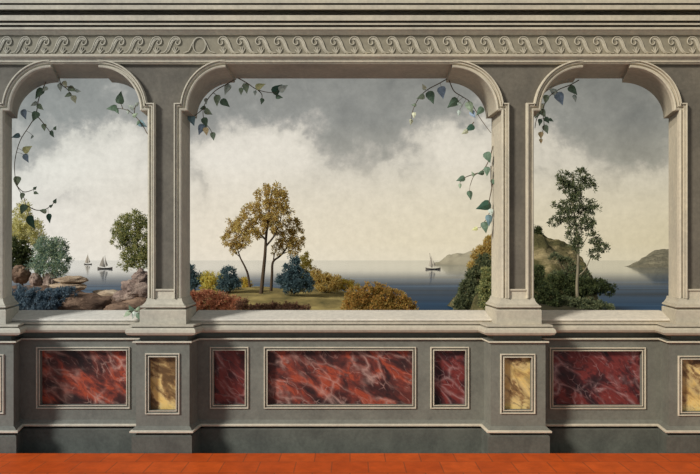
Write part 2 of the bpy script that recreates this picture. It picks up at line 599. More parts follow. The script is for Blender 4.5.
# ---- pillars (below the springing): shaft with a sunk panel, strips, base and plinth
def pillar(xl, xr, bl, br, label, vis_l=None):
    """front left/right and back left/right x of the shaft in photograph units (front plane YW, back plane YB)"""
    kb = (D + YB) / F
    fl, fr = (xl - 350) * KW, (xr - 350) * KW
    gl, gr = (bl - 350) * kb, (br - 350) * kb
    t = thing('pillar', label, 'pillar', Vector(((fl + fr) / 2, .3, 1.28)), 'panelled pillars of the loggia')
    Z0 = 1.535
    mb = MB()
    mb.rings([[(fl, YW, z), (fr, YW, z), (gr, YB, z), (gl, YB, z)] for z in (Z0, ZS)])
    mb.mi[1] = mb.mi[3] = 1
    mb.build('shaft', [M['field'], M['strip']], t)
    # side strips running up to the arch mouldings, and the plain block that closes the panel below
    for x, sd in ((fl, 1), (fr, -1)):
        mb = MB()
        sweep_xz(mb, [(x, Z0), (x, ZS)], [(w, h) for w, h in AW], YW, side=sd)
        mb.build('side_molding', M['strip'], t, 25)
    mb = MB(); mb.box(fl + .05, fr - .05, YW - .03, YW + .01, Z0, 1.625)
    mb.box(fl + .07, fr - .07, YW - .045, YW + .01, 1.613, 1.628)
    mb.build('panel_sill', M['strip'], t)
    # light stone reveals on the two jamb faces
    # base moulding and plinth, following the (splayed) shaft outline
    def ring(o, z):
        l1 = Vector((gl - fl, YB - YW)).normalized(); r1 = Vector((gr - fr, YB - YW)).normalized()
        a = o + .03
        return [(fl - o, YW - .03 - o, z), (fr + o, YW - .03 - o, z), (gr + o, YB + .03, z), (gl - o, YB + .03, z)]
    prof = [(.012, 1.424), (.012, 1.434), (.05, 1.438), (.06, 1.448), (.056, 1.462), (.04, 1.466), (.04, 1.474), (.03, 1.482), (.018, 1.497), (.010, 1.515), (.008, 1.53), (.0, 1.535)]
    mb = MB(); mb.rings([ring(o, z) for o, z in prof]); mb.build('base_molding', M['light'], t, 30)
    prof = [(.062, 1.28), (.062, 1.416), (.056, 1.424)]
    mb = MB(); mb.rings([ring(o, z) for o, z in prof]); mb.build('plinth', M['light'], t)
    return t


pillar(-40, 4, -15, 12, 'panelled stone pillar cut off by the left edge, beside the long ivy')
pillar(148.5, 182, 155, 190, 'panelled stone pillar between the left arch and the wide middle arch')
pillar(501, 533, 491.5, 527, 'panelled stone pillar between the wide middle arch and the right arch')
pillar(678, 720, 668.6, 696, 'panelled stone pillar cut off by the right edge')


# ---- entablature
def zc(py, Y): return CAMZ - (py - HOR) * Y / F


def strip(levels, ybk):
    """levels: (py, Y) polyline from bottom to top -> closed profile"""
    pts = [(Y - D, zc(py, Y)) for py, Y in levels]
    return pts + [(ybk, pts[-1][1]), (ybk, pts[0][1])]


mb = MB()
extrude_x(mb, strip([(64.2, 7.065), (63.6, 7.045), (62.3, 7.045), (61.8, 7.03), (58.2, 7.03), (57.9, 7.015), (56.6, 7.01), (56.4, 6.995), (54.4, 6.99), (54, 7.02)], YW), XL, XR)
tag(mb.build('trim_2', M['cornice']), 'pale stepped band directly above the arches', 'molding', kind='structure')
mb = MB()
extrude_x(mb, strip([(53.9, 7.05), (35.6, 7.05)], YW), XL, XR)
frieze = mb.build('trim_3', M['frieze'])
tag(frieze, 'brown grey frieze carved with a running wave scroll', 'frieze', kind='structure')
mb = MB()
extrude_x(mb, strip([(35.4, 7.05), (34.6, 7.03), (33, 7.02), (31, 7.005), (29.6, 7.0), (29.3, 6.98), (27.2, 6.978), (27.0, 7.10), (25.7, 7.11), (25.0, 6.985), (24.8, 6.965),
                     (23.0, 6.962), (22.8, 7.10), (21.5, 7.11), (20.8, 6.96), (20.4, 6.945), (15.2, 6.94), (14.9, 7.24), (11.6, 7.26),
                     (9.7, 6.96), (9.2, 6.93), (5.0, 6.925), (4.6, 7.06), (3.4, 7.07), (3.0, 6.92), (-1, 6.915), (-6, 6.91), (-9, 6.95), (-14, 6.90), (-22, 6.88), (-24, 6.97)], YB), XL, XR)
tag(mb.build('trim_4', M['cornice'], None, 20), 'deeply grooved pale stone cornice along the top', 'cornice', kind='structure')


# ---- wave scroll relief: each wave a part of the frieze
def smooth(pts, n=6):
    out = []
    for i in range(len(pts) - 1):
        p0, p1, p2, p3 = (Vector(pts[max(i - 1, 0)]), Vector(pts[i]), Vector(pts[i + 1]), Vector(pts[min(i + 2, len(pts) - 1)]))
        for k in range(n):
            t = k / n
            out.append(.5 * ((2 * p1) + (-p0 + p2) * t + (2 * p0 - 5 * p1 + 4 * p2 - p3) * t * t + (-p0 + 3 * p1 - 3 * p2 + p3) * t ** 3))
    out.append(Vector(pts[-1]))
    return out


KF = 7.05 / F
CW, CH = 18.75 * KF, 18.0 * KF
FZ0 = zc(54, 7.05)


def scroll_mesh(mirror):
    s = -1 if mirror else 1
    mb = MB()
    def V(u, v, h): return Vector((s * u * CW, .05 - h, v * CH))
    outer = smooth([(-.12, .05, 0), (.1, .1, 0), (.26, .32, 0), (.38, .66, 0), (.54, .9, 0), (.76, .95, 0), (.93, .8, 0), (.94, .6, 0), (.82, .5, 0), (.71, .58, 0), (.74, .7, 0)])
    inner = smooth([(.2, .04, 0), (.34, .2, 0), (.46, .46, 0), (.56, .68, 0), (.68, .78, 0), (.78, .74, 0)])
    mid = smooth([(.02, .03, 0), (.2, .14, 0), (.35, .4, 0), (.46, .66, 0), (.6, .83, 0), (.77, .85, 0), (.85, .75, 0)])
    n = len(outer)
    mb.tube([V(p.x, p.y, .008) for p in outer], [.0052 + .0015 * math.sin(i / n * 3) for i in range(n)], 6)
    mb.tube([V(p.x, p.y, .006) for p in inner], .0045, 6)
    mb.tube([V(p.x, p.y, -.004) for p in mid], [.010 + .006 * math.sin(math.pi * i / len(mid)) for i in range(len(mid))], 6)
    for (u, v_) in ((.52, .3), (.64, .38), (.76, .36), (.87, .24)):
        mb.tube([V(.66, .02, .004), V((u + .66) / 2 + (u - .66) * .1, v_ * .6, .008), V(u, v_, .004)], [.004, .006, .003], 6)
    return mb


def add_scrolls():
    for mirror, xs in ((False, [181.5 - 18.75 * k for k in range(1, 22)]), (True, [219 + 18.75 * k for k in range(0, 38)])):
        proto = None
        for x in xs:
            X = (x - 350) * KF if not mirror else (x + 18.75 - 350 - 1.5) * KF
            if proto is None:
                o = scroll_mesh(mirror).build('wave_scroll', M['light'], frieze, 60)
                proto = o
            else:
                o = proto.copy(); C.objects.link(o)
                o.parent = frieze
            o.location = (X, 0, FZ0)
    mb = MB()
    def V(px, py, h): return Vector(((px - 350) * KF, .05 - h, zc(py, 7.05)))
    pts = smooth([(184, 53.2, 0), (189, 51, 0), (192, 45, 0), (195, 39.5, 0), (199.5, 37.8, 0), (204, 39.5, 0), (207, 45, 0), (210, 51, 0), (215, 53.2, 0)])
    mb.tube([V(p.x, p.y, .008) for p in pts], .006, 6)
    ring = [(199.5 + 6.2 * math.cos(a), 45.6 + 7.8 * math.sin(a)) for a in [2 * math.pi * k / 24 for k in range(25)]]
    mb.tube([V(x, y, .008) for x, y in ring], .006, 6)
    mb.build('loop_ornament', M['light'], frieze, 60)


add_scrolls()


# ------------------------------------------------------------------ IVY
LEAFC = dict(d=(64, 82, 66), D=(34, 58, 46), g=(104, 118, 98), b=(104, 120, 136), p=(146, 148, 124), y=(156, 158, 112), o=(180, 154, 116), t=(78, 100, 106), s=(130, 140, 132))
LM = {}
for k, c in LEAFC.items():
    c = tuple(min(225, v * 1.22 + 16) for v in c)
    LM[k] = plain('ivy_leaf_' + {'d': 'dark', 'D': 'deep', 'g': 'green', 'b': 'blue', 'p': 'pale', 'y': 'lime', 'o': 'ochre', 't': 'teal', 's': 'sage'}[k],
                  tuple(v * .85 for v in c), tuple(min(255, v * 1.12) for v in c), 30, .55)
M['vine'] = plain('ivy_stem', (84, 74, 62), (112, 100, 84), 20)


def ivy_leaf(mb, c, L, ang, tilt, Y):
    """heart-shaped leaf folded along its midrib; ang = direction of the tip in the picture plane"""
    half_ = [(0, 0), (-.08, .12), (-.01, .28), (.2, .35), (.46, .27), (.72, .13), (1, 0)]
    ca, sa = math.cos(ang), math.sin(ang)
    top = []
    def W(l, w, h):
        x = l * ca - w * sa; z = l * sa + w * ca
        return (c[0] + (x - .4 * ca) * L, c[1] - h * L + tilt * w * L, c[2] + (z - .4 * sa) * L)
    for sg in (1, -1):
        rim = [W(l, w * sg, .10 * math.sin(l * 3) - .28 * w) for l, w in half_]
        spine = [W(l, 0, .10 * math.sin(l * 3)) for l, w in half_]
        for i in range(len(half_) - 1):
            q = [spine[i], spine[i + 1], rim[i + 1], rim[i]]
            if half_[i][1] == 0: q = [spine[i], spine[i + 1], rim[i + 1]]
            if half_[i + 1][1] == 0: q = [spine[i], spine[i + 1], rim[i]]
            mb.poly(q)
            mb.poly([(a[0], a[1] + .004, a[2]) for a in q[::-1]])


def vine(label, Y, stems, leaves, name='ivy_vine'):
    s0 = stems[0][0]
    t = thing(name, label, 'ivy', P(s0[0], s0[1], Y))
    allp = []
    for st in stems:
        pts = smooth([(x, y, 0) for x, y in st], 5)
        w = [P(p.x, p.y, Y + .012 * math.sin(i * .9)) for i, p in enumerate(pts)]
        allp += w
        mb = MB(); mb.tube(w, [max(.0028, .0058 - .003 * i / len(w)) for i in range(len(w))], 6)
        mb.build('stem', M['vine'], t, 60)
    rnd = random.Random(int(abs(s0[0] * 7 + s0[1])))
    for lf in leaves:
        x, y, L, k = lf[:4]
        ang = math.radians(lf[4]) if len(lf) > 4 else math.radians(-90 + rnd.uniform(-50, 50))
        c = P(x, y, Y - .015 + rnd.uniform(-.02, .02))
        Lm = L * Y / F * 1.0
        mb = MB(); ivy_leaf(mb, c, Lm, ang, rnd.uniform(-.5, .5), Y)
        mb.build('leaf', LM[k], t, 40)
        # leaf stalk to the nearest stem point
        base = Vector((c.x - .42 * math.cos(ang) * Lm, c.y, c.z - .42 * math.sin(ang) * Lm))
        q = min(allp, key=lambda p: (p - base).length)
        mid = (q + base) / 2 + Vector((0, -.004, .006))
        mb = MB(); mb.tube([q, mid, base], .002, 5); mb.build('stalk', M['vine'], t)


YV = 7.42
vine('long ivy trailing down the left jamb of the left arch to the treetops', YV,
     [[(46, 82), (39, 98), (36, 114), (30, 125), (20, 141), (15, 160), (15, 176), (18, 188), (24, 198), (27, 209), (31, 218)],
      [(38, 117), (44, 124), (53, 136)], [(17, 186), (24, 192), (35, 189)], [(26, 205), (36, 210), (46, 209), (55, 202)]],
     [(39, 93, 12, 'd', -120), (45, 89, 6, 's'), (24, 114, 10, 'b', -70), (35, 116, 10, 'd', -110), (40, 107, 8, 'g', -40), (34, 104, 7, 's', -150), (44, 127, 7, 'g', -80),
      (52, 134, 7, 'd', -60), (55, 128, 4, 'd', 60), (16, 136, 8, 't', 200), (27, 149, 10, 'y', 30), (26, 158, 9, 'b', -60), (32, 137, 4, 's'), (17, 181, 10, 'g', -90),
      (22, 196, 7, 'g', -100), (35, 188, 4, 'd', 40), (36, 193, 5, 'g', -20), (23, 209, 10, 'd', -110), (43, 211, 7, 'g', 170), (51, 206, 4, 'd', 30), (55, 201, 5, 'd', 60),
      (49, 218, 9, 'D', -80), (31, 222, 14, 'D', -60)])
vine('short ivy sprig hanging from the flat head of the left arch', YV,
     [[(59, 77), (61, 84), (67, 89), (73, 97)], [(64, 87), (70, 87), (78, 90)]],
     [(60, 87, 8, 's', -80), (65, 84, 7, 'p', -60), (72, 89, 9, 'g', -30), (68, 95, 7, 'g', -150), (74, 99, 8, 'p', -70), (78, 91, 5, 's', -10)])
vine('ivy branch reaching in from the right jamb of the left arch', YV,
     [[(151, 138), (147, 133), (143, 126), (136, 117), (127, 110), (115, 108)], [(134, 115), (135, 108), (137, 104)], [(123, 109), (121, 104)]],
     [(120, 98, 12, 'd', 80), (112, 108, 10, 'd', 190), (117, 111, 6, 'd', -60), (131, 107, 7, 's', 150), (137, 104, 5, 's', 40), (135, 115, 6, 'g', 30), (142, 124, 10, 't', -30), (138, 123, 5, 'd', -120), (128, 112, 5, 's', -100)])
vine('ivy cluster hanging under the left shoulder of the wide middle arch', YV,
     [[(236, 79), (227, 84), (215, 91), (206, 102), (203, 112), (205, 122), (210, 129), (213, 135)], [(204, 108), (197, 114), (190, 119)]],
     [(227, 89, 11, 's', -110), (217, 100, 11, 'g', -90), (225, 103, 11, 'd', -40), (206, 101, 6, 's', -80), (203, 108, 6, 'd', 200), (208, 112, 9, 'g', -30),
      (192, 120, 11, 't', -70), (205, 122, 10, 'd', -70), (201, 129, 11, 'b', -110), (206, 131, 8, 'o', -80), (213, 136, 8, 'g', -80)])
vine('thin ivy sprig with a dark end leaf, hanging from the middle arch head', YV,
     [[(238, 78), (247, 83), (256, 89), (266, 92), (276, 93)], [(258, 90), (262, 95), (261, 104)]],
     [(241, 91, 7, 'g', -90), (246, 88, 10, 'g', -80), (255, 93, 5, 's', -90), (260, 86, 10, 'y', 20), (262, 101, 6, 'd', -100), (277, 89, 12, 'D', 40), (283, 88, 10, 's', 30), (279, 97, 7, 'd', -10)])
vine('leafy ivy hanging under the right shoulder of the wide middle arch', YV,
     [[(447, 79), (438, 84), (427, 90), (419, 98), (413, 110), (411, 121)], [(449, 80), (454, 91), (463, 97), (471, 103), (480, 118), (491, 133)], [(474, 122), (467, 130)]],
     [(424, 87, 6, 'p', 120), (431, 97, 13, 'd', -70), (421, 97, 8, 'g', 200), (414, 105, 5, 'g', 180), (414, 115, 6, 'p', -90), (411, 122, 6, 'p', -100), (442, 92, 12, 'b', -80),
      (453, 103, 13, 'd', -140), (460, 104, 6, 's', -40), (470, 107, 12, 'g', -70), (473, 114, 8, 'b', -60), (480, 111, 10, 'd', 230), (470, 128, 10, 'D', -150), (465, 132, 7, 'p', 210), (459, 113, 6, 's', -100)])
vine('ivy strand with one very dark leaf, low on the middle arch right jamb', YV,
     [[(493, 146), (489, 160), (483, 170), (474, 176), (470, 186)], [(493, 182), (489, 203), (489, 214), (480, 228)], [(478, 173), (466, 177), (460, 182)], [(491, 166), (491, 180), (492, 190)]],
     [(488, 157, 11, 'd', -70), (487, 171, 9, 'd', -90), (481, 173, 7, 'd', 190), (473, 174, 5, 'g', 120), (461, 179, 9, 'd', 200), (460, 186, 5, 'g', -90), (470, 195, 9, 'd', -80),
      (493, 182, 6, 'd', -60), (484, 206, 15, 'D', 200), (491, 212, 7, 's', -80), (489, 220, 11, 't', -90), (485, 227, 11, 'd', -80), (475, 229, 6, 'y', 200)])
vine('ivy hanging under the left shoulder of the right arch', YV,
     [[(579, 80), (570, 85), (558, 90), (547, 99), (543, 112), (544, 124), (541, 139)], [(543, 110), (537, 118), (535, 128)]],
     [(573, 90, 11, 'd', -50), (575, 98, 7, 's', -80), (560, 98, 13, 'b', -70), (553, 91, 9, 's', 150), (546, 99, 9, 'g', -100), (541, 107, 8, 'p', -120), (537, 115, 7, 'g', -120), (543, 113, 9, 'g', -60),
      (547, 120, 7, 'd', -60), (540, 122, 7, 'd', -100), (551, 120, 5, 'd', -30), (546, 129, 9, 'g', -70), (541, 135, 7, 'o', -90), (541, 141, 5, 'o', -90)])
# sprig lying over the ledge, beside the pillar base
vine('small ivy sprig flopped over the pale ledge at the foot of the left arch', 7.17,
     [[(143, 309), (137, 311), (131, 311), (127, 313)], [(139, 310), (140, 315), (141, 319)]],
     [(131, 309, 8, 'd', 120), (127, 314, 8, 'g', 220), (134, 314, 9, 's', -110), (140, 317, 10, 'd', -60), (138, 309, 6, 'g', 60)], name='ivy_sprig')


# ------------------------------------------------------------------ LANDSCAPE
# sea
m = bpy.data.materials.new('sea_water'); m.use_nodes = True
nt = m.node_tree
for n_ in list(nt.nodes):
    if n_.type != 'OUTPUT_MATERIAL': nt.nodes.remove(n_)
dif = node(nt, 'ShaderNodeBsdfDiffuse'); gl = node(nt, 'ShaderNodeBsdfGlossy')
vn = pos(nt, (.012, .05, 1))
n1 = noise_node(nt, vn, 1.0, 8, .62, .4)
nt.links.new(ramp(nt, n1, [(.34, lin((18, 42, 62))), (.55, lin((36, 68, 96))), (.72, lin((80, 114, 140)))]), dif.inputs['Color'])
gl.inputs['Roughness'].default_value = .05
gl.inputs['Color'].default_value = (.97, .99, 1, 1)
lw = node(nt, 'ShaderNodeLayerWeight'); lw.inputs['Blend'].default_value = .5
fr = ramp(nt, lw.outputs['Facing'], [(.936, (.03, .03, .03, 1)), (.964, (.10, .10, .10, 1)), (.974, (.30, .30, .30, 1)), (.985, (.84, .84, .84, 1)), (.997, (.97, .97, .97, 1))])
mx = node(nt, 'ShaderNodeMixShader')
nt.links.new(fr, mx.inputs[0]); nt.links.new(dif.outputs[0], mx.inputs[1]); nt.links.new(gl.outputs[0], mx.inputs[2])
nt.links.new(mx.outputs[0], [n_ for n_ in nt.nodes if n_.type == 'OUTPUT_MATERIAL'][0].inputs['Surface'])
mb = MB()
mb.poly([(-9000, 1.4, SEA), (9000, 1.4, SEA), (9000, 12000, SEA), (-9000, 12000, SEA)])
tag(mb.build('sea', m), 'calm blue sea paling towards the horizon', 'sea', kind='structure')


def interp(prof, x):
    if x <= prof[0][0]: return prof[0][1]
    for (a, b_), (c, d) in zip(prof[:-1], prof[1:]):
        if x <= c:
            t = (x - a) / (c - a); t = t * t * (3 - 2 * t)
            return b_ + (d - b_) * t
    return prof[-1][1]


def ridge(prof, Yc, wf, wb, nx=90, ny=40, amp=.2, freq=.5, fpow=1.3, base=None):
    """landform whose crest, seen from the loggia, follows prof; it falls to the sea in front and behind"""
    mb = MB(); base = SEA - .3 if base is None else base
    x0, x1 = prof[0][0], prof[-1][0]
    ids = []
    for j in range(ny + 1):
        y = Yc - wf + (wf + wb) * j / ny
        t = (y - Yc) / (wf if y < Yc else wb)
        sh = max(0, 1 - abs(t) ** fpow)
        row = []
        for i in range(nx + 1):
            px = x0 + (x1 - x0) * i / nx
            X = (px - 350) * min(y, Yc) / F
            z = CAMZ - (interp(prof, px) - HOR) * Yc / F
            edge = min(1, min(i, nx - i) / (nx * .06))
            h = base + (z - base) * sh
            nz = noise.fractal(Vector((X * freq, y * freq, 3.3)), 1, 2, 5)
            h += amp * nz * sh * edge
            row.append(mb.vert((X + amp * .5 * noise.noise(Vector((X * freq, y * freq, 9))), y - D, max(base, h) if edge > 0 else base)))
        ids.append(row)
    for j in range(ny):
        for i in range(nx):
            mb.face((ids[j][i], ids[j][i + 1], ids[j + 1][i + 1], ids[j + 1][i]))
    rim = ids[0] + [r[-1] for r in ids[1:]] + ids[-1][-2::-1] + [r[0] for r in ids[-2:0:-1]]
    mb.face(rim[::-1])
    return mb


def single(mb, name, mat, label, cat, group=None, smooth=60, kind='thing'):
    return tag(mb.build(name, mat, None, smooth), label, cat, group, kind)


M['grass'] = plain('meadow_ground', (84, 80, 48), (142, 126, 78), .45, .9, (1, 1, 1), (178, 160, 100))
M['rocktan'] = plain('tan_rock', (58, 62, 38), (104, 98, 62), .42, .9, (1, 1, 1.7), (184, 166, 122), rocky=0.9)
M['far'] = plain('hazed_distant_hillside', (146, 140, 118), (166, 158, 134), .02, .95)  # haze painted into the hillside as a pale, greyed base colour
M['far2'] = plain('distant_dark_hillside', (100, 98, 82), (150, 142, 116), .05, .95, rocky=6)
M['brownrock'] = plain('brown_rock', (72, 58, 50), (122, 100, 84), .9, .9, (1, 1, 1.8), (164, 138, 116), rocky=0.25)
M['palerock'] = plain('pale_sandstone', (132, 112, 92), (188, 168, 142), 1.1, .9, (1, 1, 2.2), (206, 190, 166), rocky=0.2)
M['pinkrock'] = plain('pinkish_rock', (98, 84, 80), (158, 138, 126), 1.6, .9, (1, 1, 1.5), (186, 168, 152), rocky=0.2)
M['darkground'] = plain('dark_earth', (40, 40, 28), (62, 58, 38), .8, .95)  # dark brown earth of the bank
M['bark'] = plain('dark_bark', (52, 42, 34), (84, 70, 54), 3, .9, (1, 1, .3))
M['palebark'] = plain('pale_bark', (106, 98, 80), (142, 132, 108), 3, .9, (1, 1, .3))

# far headlands
single(ridge([(424, 268.5), (438, 263), (450, 256), (462, 251.5), (480, 249), (500, 247), (530, 248), (555, 254), (570, 264)], 760, 60, 30, 90, 24, 7, .02),
       'headland', M['far'], 'grey brown headland on the horizon beyond the sailboat, middle arch', 'headland')
single(ridge([(629, 267.5), (634, 264.5), (640, 260), (647, 255), (655, 250.5), (664, 248), (680, 245), (710, 244), (760, 250), (790, 262)], 520, 60, 25, 110, 30, 5, .035),
       'headland', M['far2'], 'dark headland dropping to the sea at the right edge of the right arch', 'headland')
mb = MB()
# ground of the middle arch
knoll = ridge([(176, 300), (190, 291), (215, 289), (240, 287), (262, 287.5), (300, 289), (330, 291), (350, 293), (375, 300), (400, 306), (425, 318), (440, 330)], 54, 17, 9, 100, 44, .12, .4, 2.4)
single(knoll, 'grassy_knoll', M['grass'], 'sandy green grassy knoll the three slender trees grow on', 'knoll')
# left shore
single(ridge([(-40, 292), (10, 288), (40, 286), (60, 290), (90, 295), (118, 294), (140, 290), (165, 292), (190, 310)], 32.5, 5.5, 3.8, 100, 36, .25, .7, 2.6),
       'rocky_shore', M['brownrock'], 'low brown rocky shore along the bottom of the left arch', 'shore')
# hill between the middle and right arches
single(ridge([(462, 320), (472, 300), (478, 284), (486, 264), (494, 250), (512, 233), (533, 236), (543, 238), (556, 244.5), (570, 251), (581, 259), (589, 270), (594, 284), (600, 312)], 64, 13, 13, 150, 90, 1.1, .34, 3.4),
       'rocky_hill', M['rocktan'], 'tan rocky hill rising behind the pillar into the right arch', 'hill')
single(ridge([(500, 306), (520, 300), (540, 299), (560, 300), (580, 303), (600, 308), (618, 316), (630, 324)], 42.5, 10.5, 6, 70, 30, .2, .5, 2.4),
       'wooded_bank', M['darkground'], 'dark earth bank under the tall tree in the right arch', 'bank')


# ---- plants
def foliage(blobs, Y, n, size, rnd, per=34, clump=3.6, up=.3, depth=.8, dens=1.7):
    """tufts of slim leaves filling ellipsoidal clumps; sizes in photograph units at Y"""
    s = Y / F
    n = int(n * dens)
    mb = MB()
    tot = sum(b[2] * b[3] for b in blobs)
    for b in blobs:
        for _ in range(max(4, int(n * b[2] * b[3] / tot / per))):
            d = Vector((rnd.gauss(0, 1), rnd.gauss(0, 1), rnd.gauss(0, 1))).normalized()
            r = rnd.random() ** .42
            c = P(b[0] + d.x * b[2] * r, b[1] - d.z * b[3] * r, Y)
            c.y = Y - D + d.y * (b[2] + b[3]) / 2 * depth * r * s
            out = Vector((d.x, d.y * .7, d.z * .8 + up)).normalized()
            R = clump * rnd.uniform(.7, 1.35)
            for _k in range(per):
                o = Vector((rnd.gauss(0, 1), rnd.gauss(0, 1), rnd.gauss(0, 1))).normalized()
                a = (o + out * .8).normalized()
                p = c + a * R * s * rnd.uniform(.15, 1)
                L = size * 1.35 * s * rnd.uniform(.5, 1.0); Wd = L * rnd.uniform(.12, .22)
                a = (a + Vector((rnd.gauss(0, .3), rnd.gauss(0, .3), rnd.gauss(0, .3)))).normalized()
                side = a.cross(Vector((rnd.gauss(0, 1), rnd.gauss(0, 1), rnd.gauss(0, 1)))).normalized()
                nn = a.cross(side) * Wd * .3
                mb.poly([p - a * L * .5, p + side * Wd + nn, p + a * L * .5, p - side * Wd + nn])
    return mb


def branches(parent, specs, Y, mat, rnd, nm='branch', trunk=True):
    """specs: list of (points, r0, r1) in photograph units; the first is the trunk"""
    s = Y / F
    for i, (pts, r0, r1) in enumerate(specs):
        sp = smooth([(x, y, 0) for x, y in pts], 5)
        dy = 0 if i == 0 else rnd.uniform(-1, 1) * 3 * s
        w = [P(p.x, p.y, Y) + Vector((0, dy * k / len(sp), 0)) for k, p in enumerate(sp)]
        mb = MB(); mb.tube(w, [(r0 + (r1 - r0) * k / (len(w) - 1)) * s for k in range(len(w))], 8)
        mb.build('trunk' if (i == 0 and trunk) else nm, mat, parent, 60)


def plant(name, label, cat, Y, blobs, n, size, mat, base, specs=None, bark=None, seed=1, group=None, **kw):
    rnd = random.Random(seed)
    t = thing(name, label, cat, P(base[0], base[1], Y), group)
    foliage(blobs, Y, n, size, rnd, **kw).build('foliage', mat, t, False)
    if specs is None:
        cx = base[0]
        specs = []
        for b in blobs[:6]:
            specs.append(([base, ((cx + b[0]) / 2, (base[1] + b[1]) / 2), (b[0], b[1])], .7, .25))
        branches(t, specs, Y, bark or M['bark'], rnd, 'stem', False)
    else:
        branches(t, specs, Y, bark or M['bark'], rnd)
    return t


L_olive = leafmat('olive_leaves', [(98, 80, 42), (140, 116, 64), (174, 146, 90), (118, 98, 56)])
L_gold = leafmat('golden_leaves', [(104, 88, 34), (150, 124, 50), (182, 152, 76), (128, 106, 44)])
L_dark = leafmat('dark_green_leaves', [(32, 42, 26), (48, 58, 34), (72, 76, 42), (40, 48, 30)])
L_mid = leafmat('mid_green_leaves', [(58, 70, 46), (96, 102, 64), (144, 138, 90), (76, 86, 56)])
L_teal = leafmat('teal_leaves', [(64, 84, 80), (96, 114, 102), (136, 142, 112), (82, 100, 92)])
L_blue = leafmat('blue_green_leaves', [(36, 50, 56), (54, 72, 78), (80, 98, 98), (44, 60, 66)])
L_slate = leafmat('slate_blue_leaves', [(44, 58, 68), (64, 80, 92), (94, 108, 114), (52, 66, 78)])
L_red = leafmat('russet_leaves', [(92, 60, 46), (126, 82, 62), (150, 108, 82), (104, 76, 54)])
L_wine = leafmat('wine_leaves', [(58, 40, 34), (82, 56, 46), (108, 80, 60), (62, 54, 38)])
L_yel = leafmat('yellow_green_leaves', [(120, 106, 44), (164, 142, 66), (196, 172, 96), (140, 122, 56)])
L_orange = leafmat('orange_olive_leaves', [(92, 80, 38), (126, 106, 52), (148, 112, 60), (100, 94, 50)])
L_soft = leafmat('soft_yellow_leaves', [(126, 122, 80), (156, 150, 104), (182, 172, 124), (136, 132, 86)])
L_pine = leafmat('grey_green_leaves', [(42, 50, 38), (66, 74, 52), (100, 102, 70), (54, 62, 44)])

# middle arch: three slender trees
plant('slender_tree', 'small leaning tree with bare curved trunk, leftmost of three on knoll', 'tree', 52,
      [(230, 240, 6, 9), (238, 230, 7, 8), (243, 242, 5, 8), (234, 224, 5, 5), (236, 248, 7, 5)], 3000, 2.3, L_olive, (250, 289),
      [([(250, 289), (248, 275), (245, 267), (240, 257), (237, 246), (236, 232)], 1.3, .4), ([(240, 257), (233, 250), (230, 240)], .5, .2), ([(239, 252), (244, 246)], .4, .2)], seed=11, group=None, clump=4.2, dens=1.15)
plant('slender_tree', 'tallest dark trunked tree with golden crown in the middle arch', 'tree', 49,
      [(272, 190, 7, 8), (279, 198, 8, 9), (264, 199, 9, 9), (272, 211, 12, 9), (252, 213, 9, 8), (244, 224, 8, 8), (286, 213, 5, 8), (258, 226, 9, 8), (271, 224, 10, 8), (252, 234, 7, 6), (283, 200, 4, 8)],
      9000, 2.4, L_olive, (261, 295),
      [([(261, 295), (263, 275), (265, 255), (266, 238), (268, 222), (270, 205), (272, 190)], 2.1, .5), ([(266, 240), (260, 234), (254, 229), (246, 222)], 1.1, .3), ([(266, 246), (274, 236), (280, 222), (282, 208)], 1.1, .3),
       ([(268, 222), (260, 212), (256, 205)], .6, .2), ([(270, 205), (277, 198)], .5, .2)], seed=12, clump=4.4, dens=1.15)
plant('slender_tree', 'tree with right leaning forked trunk beside the blue green shrub', 'tree', 50,
      [(280, 229, 6, 7), (292, 224, 7, 7), (297, 238, 7, 9), (286, 243, 8, 7), (277, 249, 5, 6), (294, 249, 6, 6), (287, 232, 7, 7)], 4200, 2.3, L_olive, (271, 291),
      [([(271, 291), (272, 275), (273, 262), (280, 256), (287, 247), (291, 232)], 1.6, .4), ([(273, 262), (275, 252), (278, 243)], .7, .2), ([(282, 254), (293, 249), (297, 240)], .6, .2)], seed=13, clump=4.2, dens=1.15)

GRP = None
# shrubs of the middle arch
plant('shrub', 'tall blue green conical shrub right of the three trees', 'shrub', 48, [(294, 262, 5, 6), (292, 270, 9, 7), (297, 277, 12, 8), (291, 284, 12, 8), (304, 284, 11, 8), (283, 280, 6, 7)], 7500, 2.2, L_blue, (294, 294), seed=21)
plant('shrub', 'thin yellow green shrub sticking up behind the blue green shrub', 'shrub', 52, [(306, 260, 4, 6), (306, 269, 5, 7), (309, 278, 7, 7)], 1800, 2.1, L_yel, (307, 292), seed=22)
plant('shrub', 'olive green low shrub to the right of the blue green shrub', 'shrub', 51, [(322, 279, 9, 6), (333, 282, 8, 6), (325, 286, 14, 5), (315, 274, 5, 5)], 3600, 2.1, L_olive, (325, 292), seed=23)
plant('shrub', 'yellow brown low shrub trailing off at the end of the knoll', 'shrub', 53, [(344, 285, 8, 4), (352, 287, 7, 4), (337, 284, 6, 5)], 1800, 2, L_gold, (345, 291), seed=24)
plant('shrub', 'small dark blue shrub against the pillar in the middle arch', 'shrub', 50, [(190, 272, 6, 7), (196, 278, 6, 6), (191, 284, 8, 7)], 2400, 2.2, L_blue, (191, 294), seed=25)
plant('shrub', 'yellow shrub behind the russet shrub on the left of the knoll', 'shrub', 50, [(210, 281, 8, 7), (218, 280, 7, 6), (212, 288, 12, 6), (205, 278, 5, 5)], 3200, 2.1, L_yel, (212, 295), seed=26)
plant('shrub', 'round blue shrub between the yellow shrub and the trees', 'shrub', 49, [(229, 274, 7, 6), (228, 281, 9, 7), (236, 282, 5, 6), (224, 286, 8, 5)], 3200, 2.1, L_blue, (229, 293), seed=27)
plant('shrub', 'tiny yellow brown shrub by the base of the leftmost slender tree', 'shrub', 53, [(243, 282, 4, 3), (247, 285, 4, 3)], 700, 1.9, L_gold, (245, 289), seed=28)
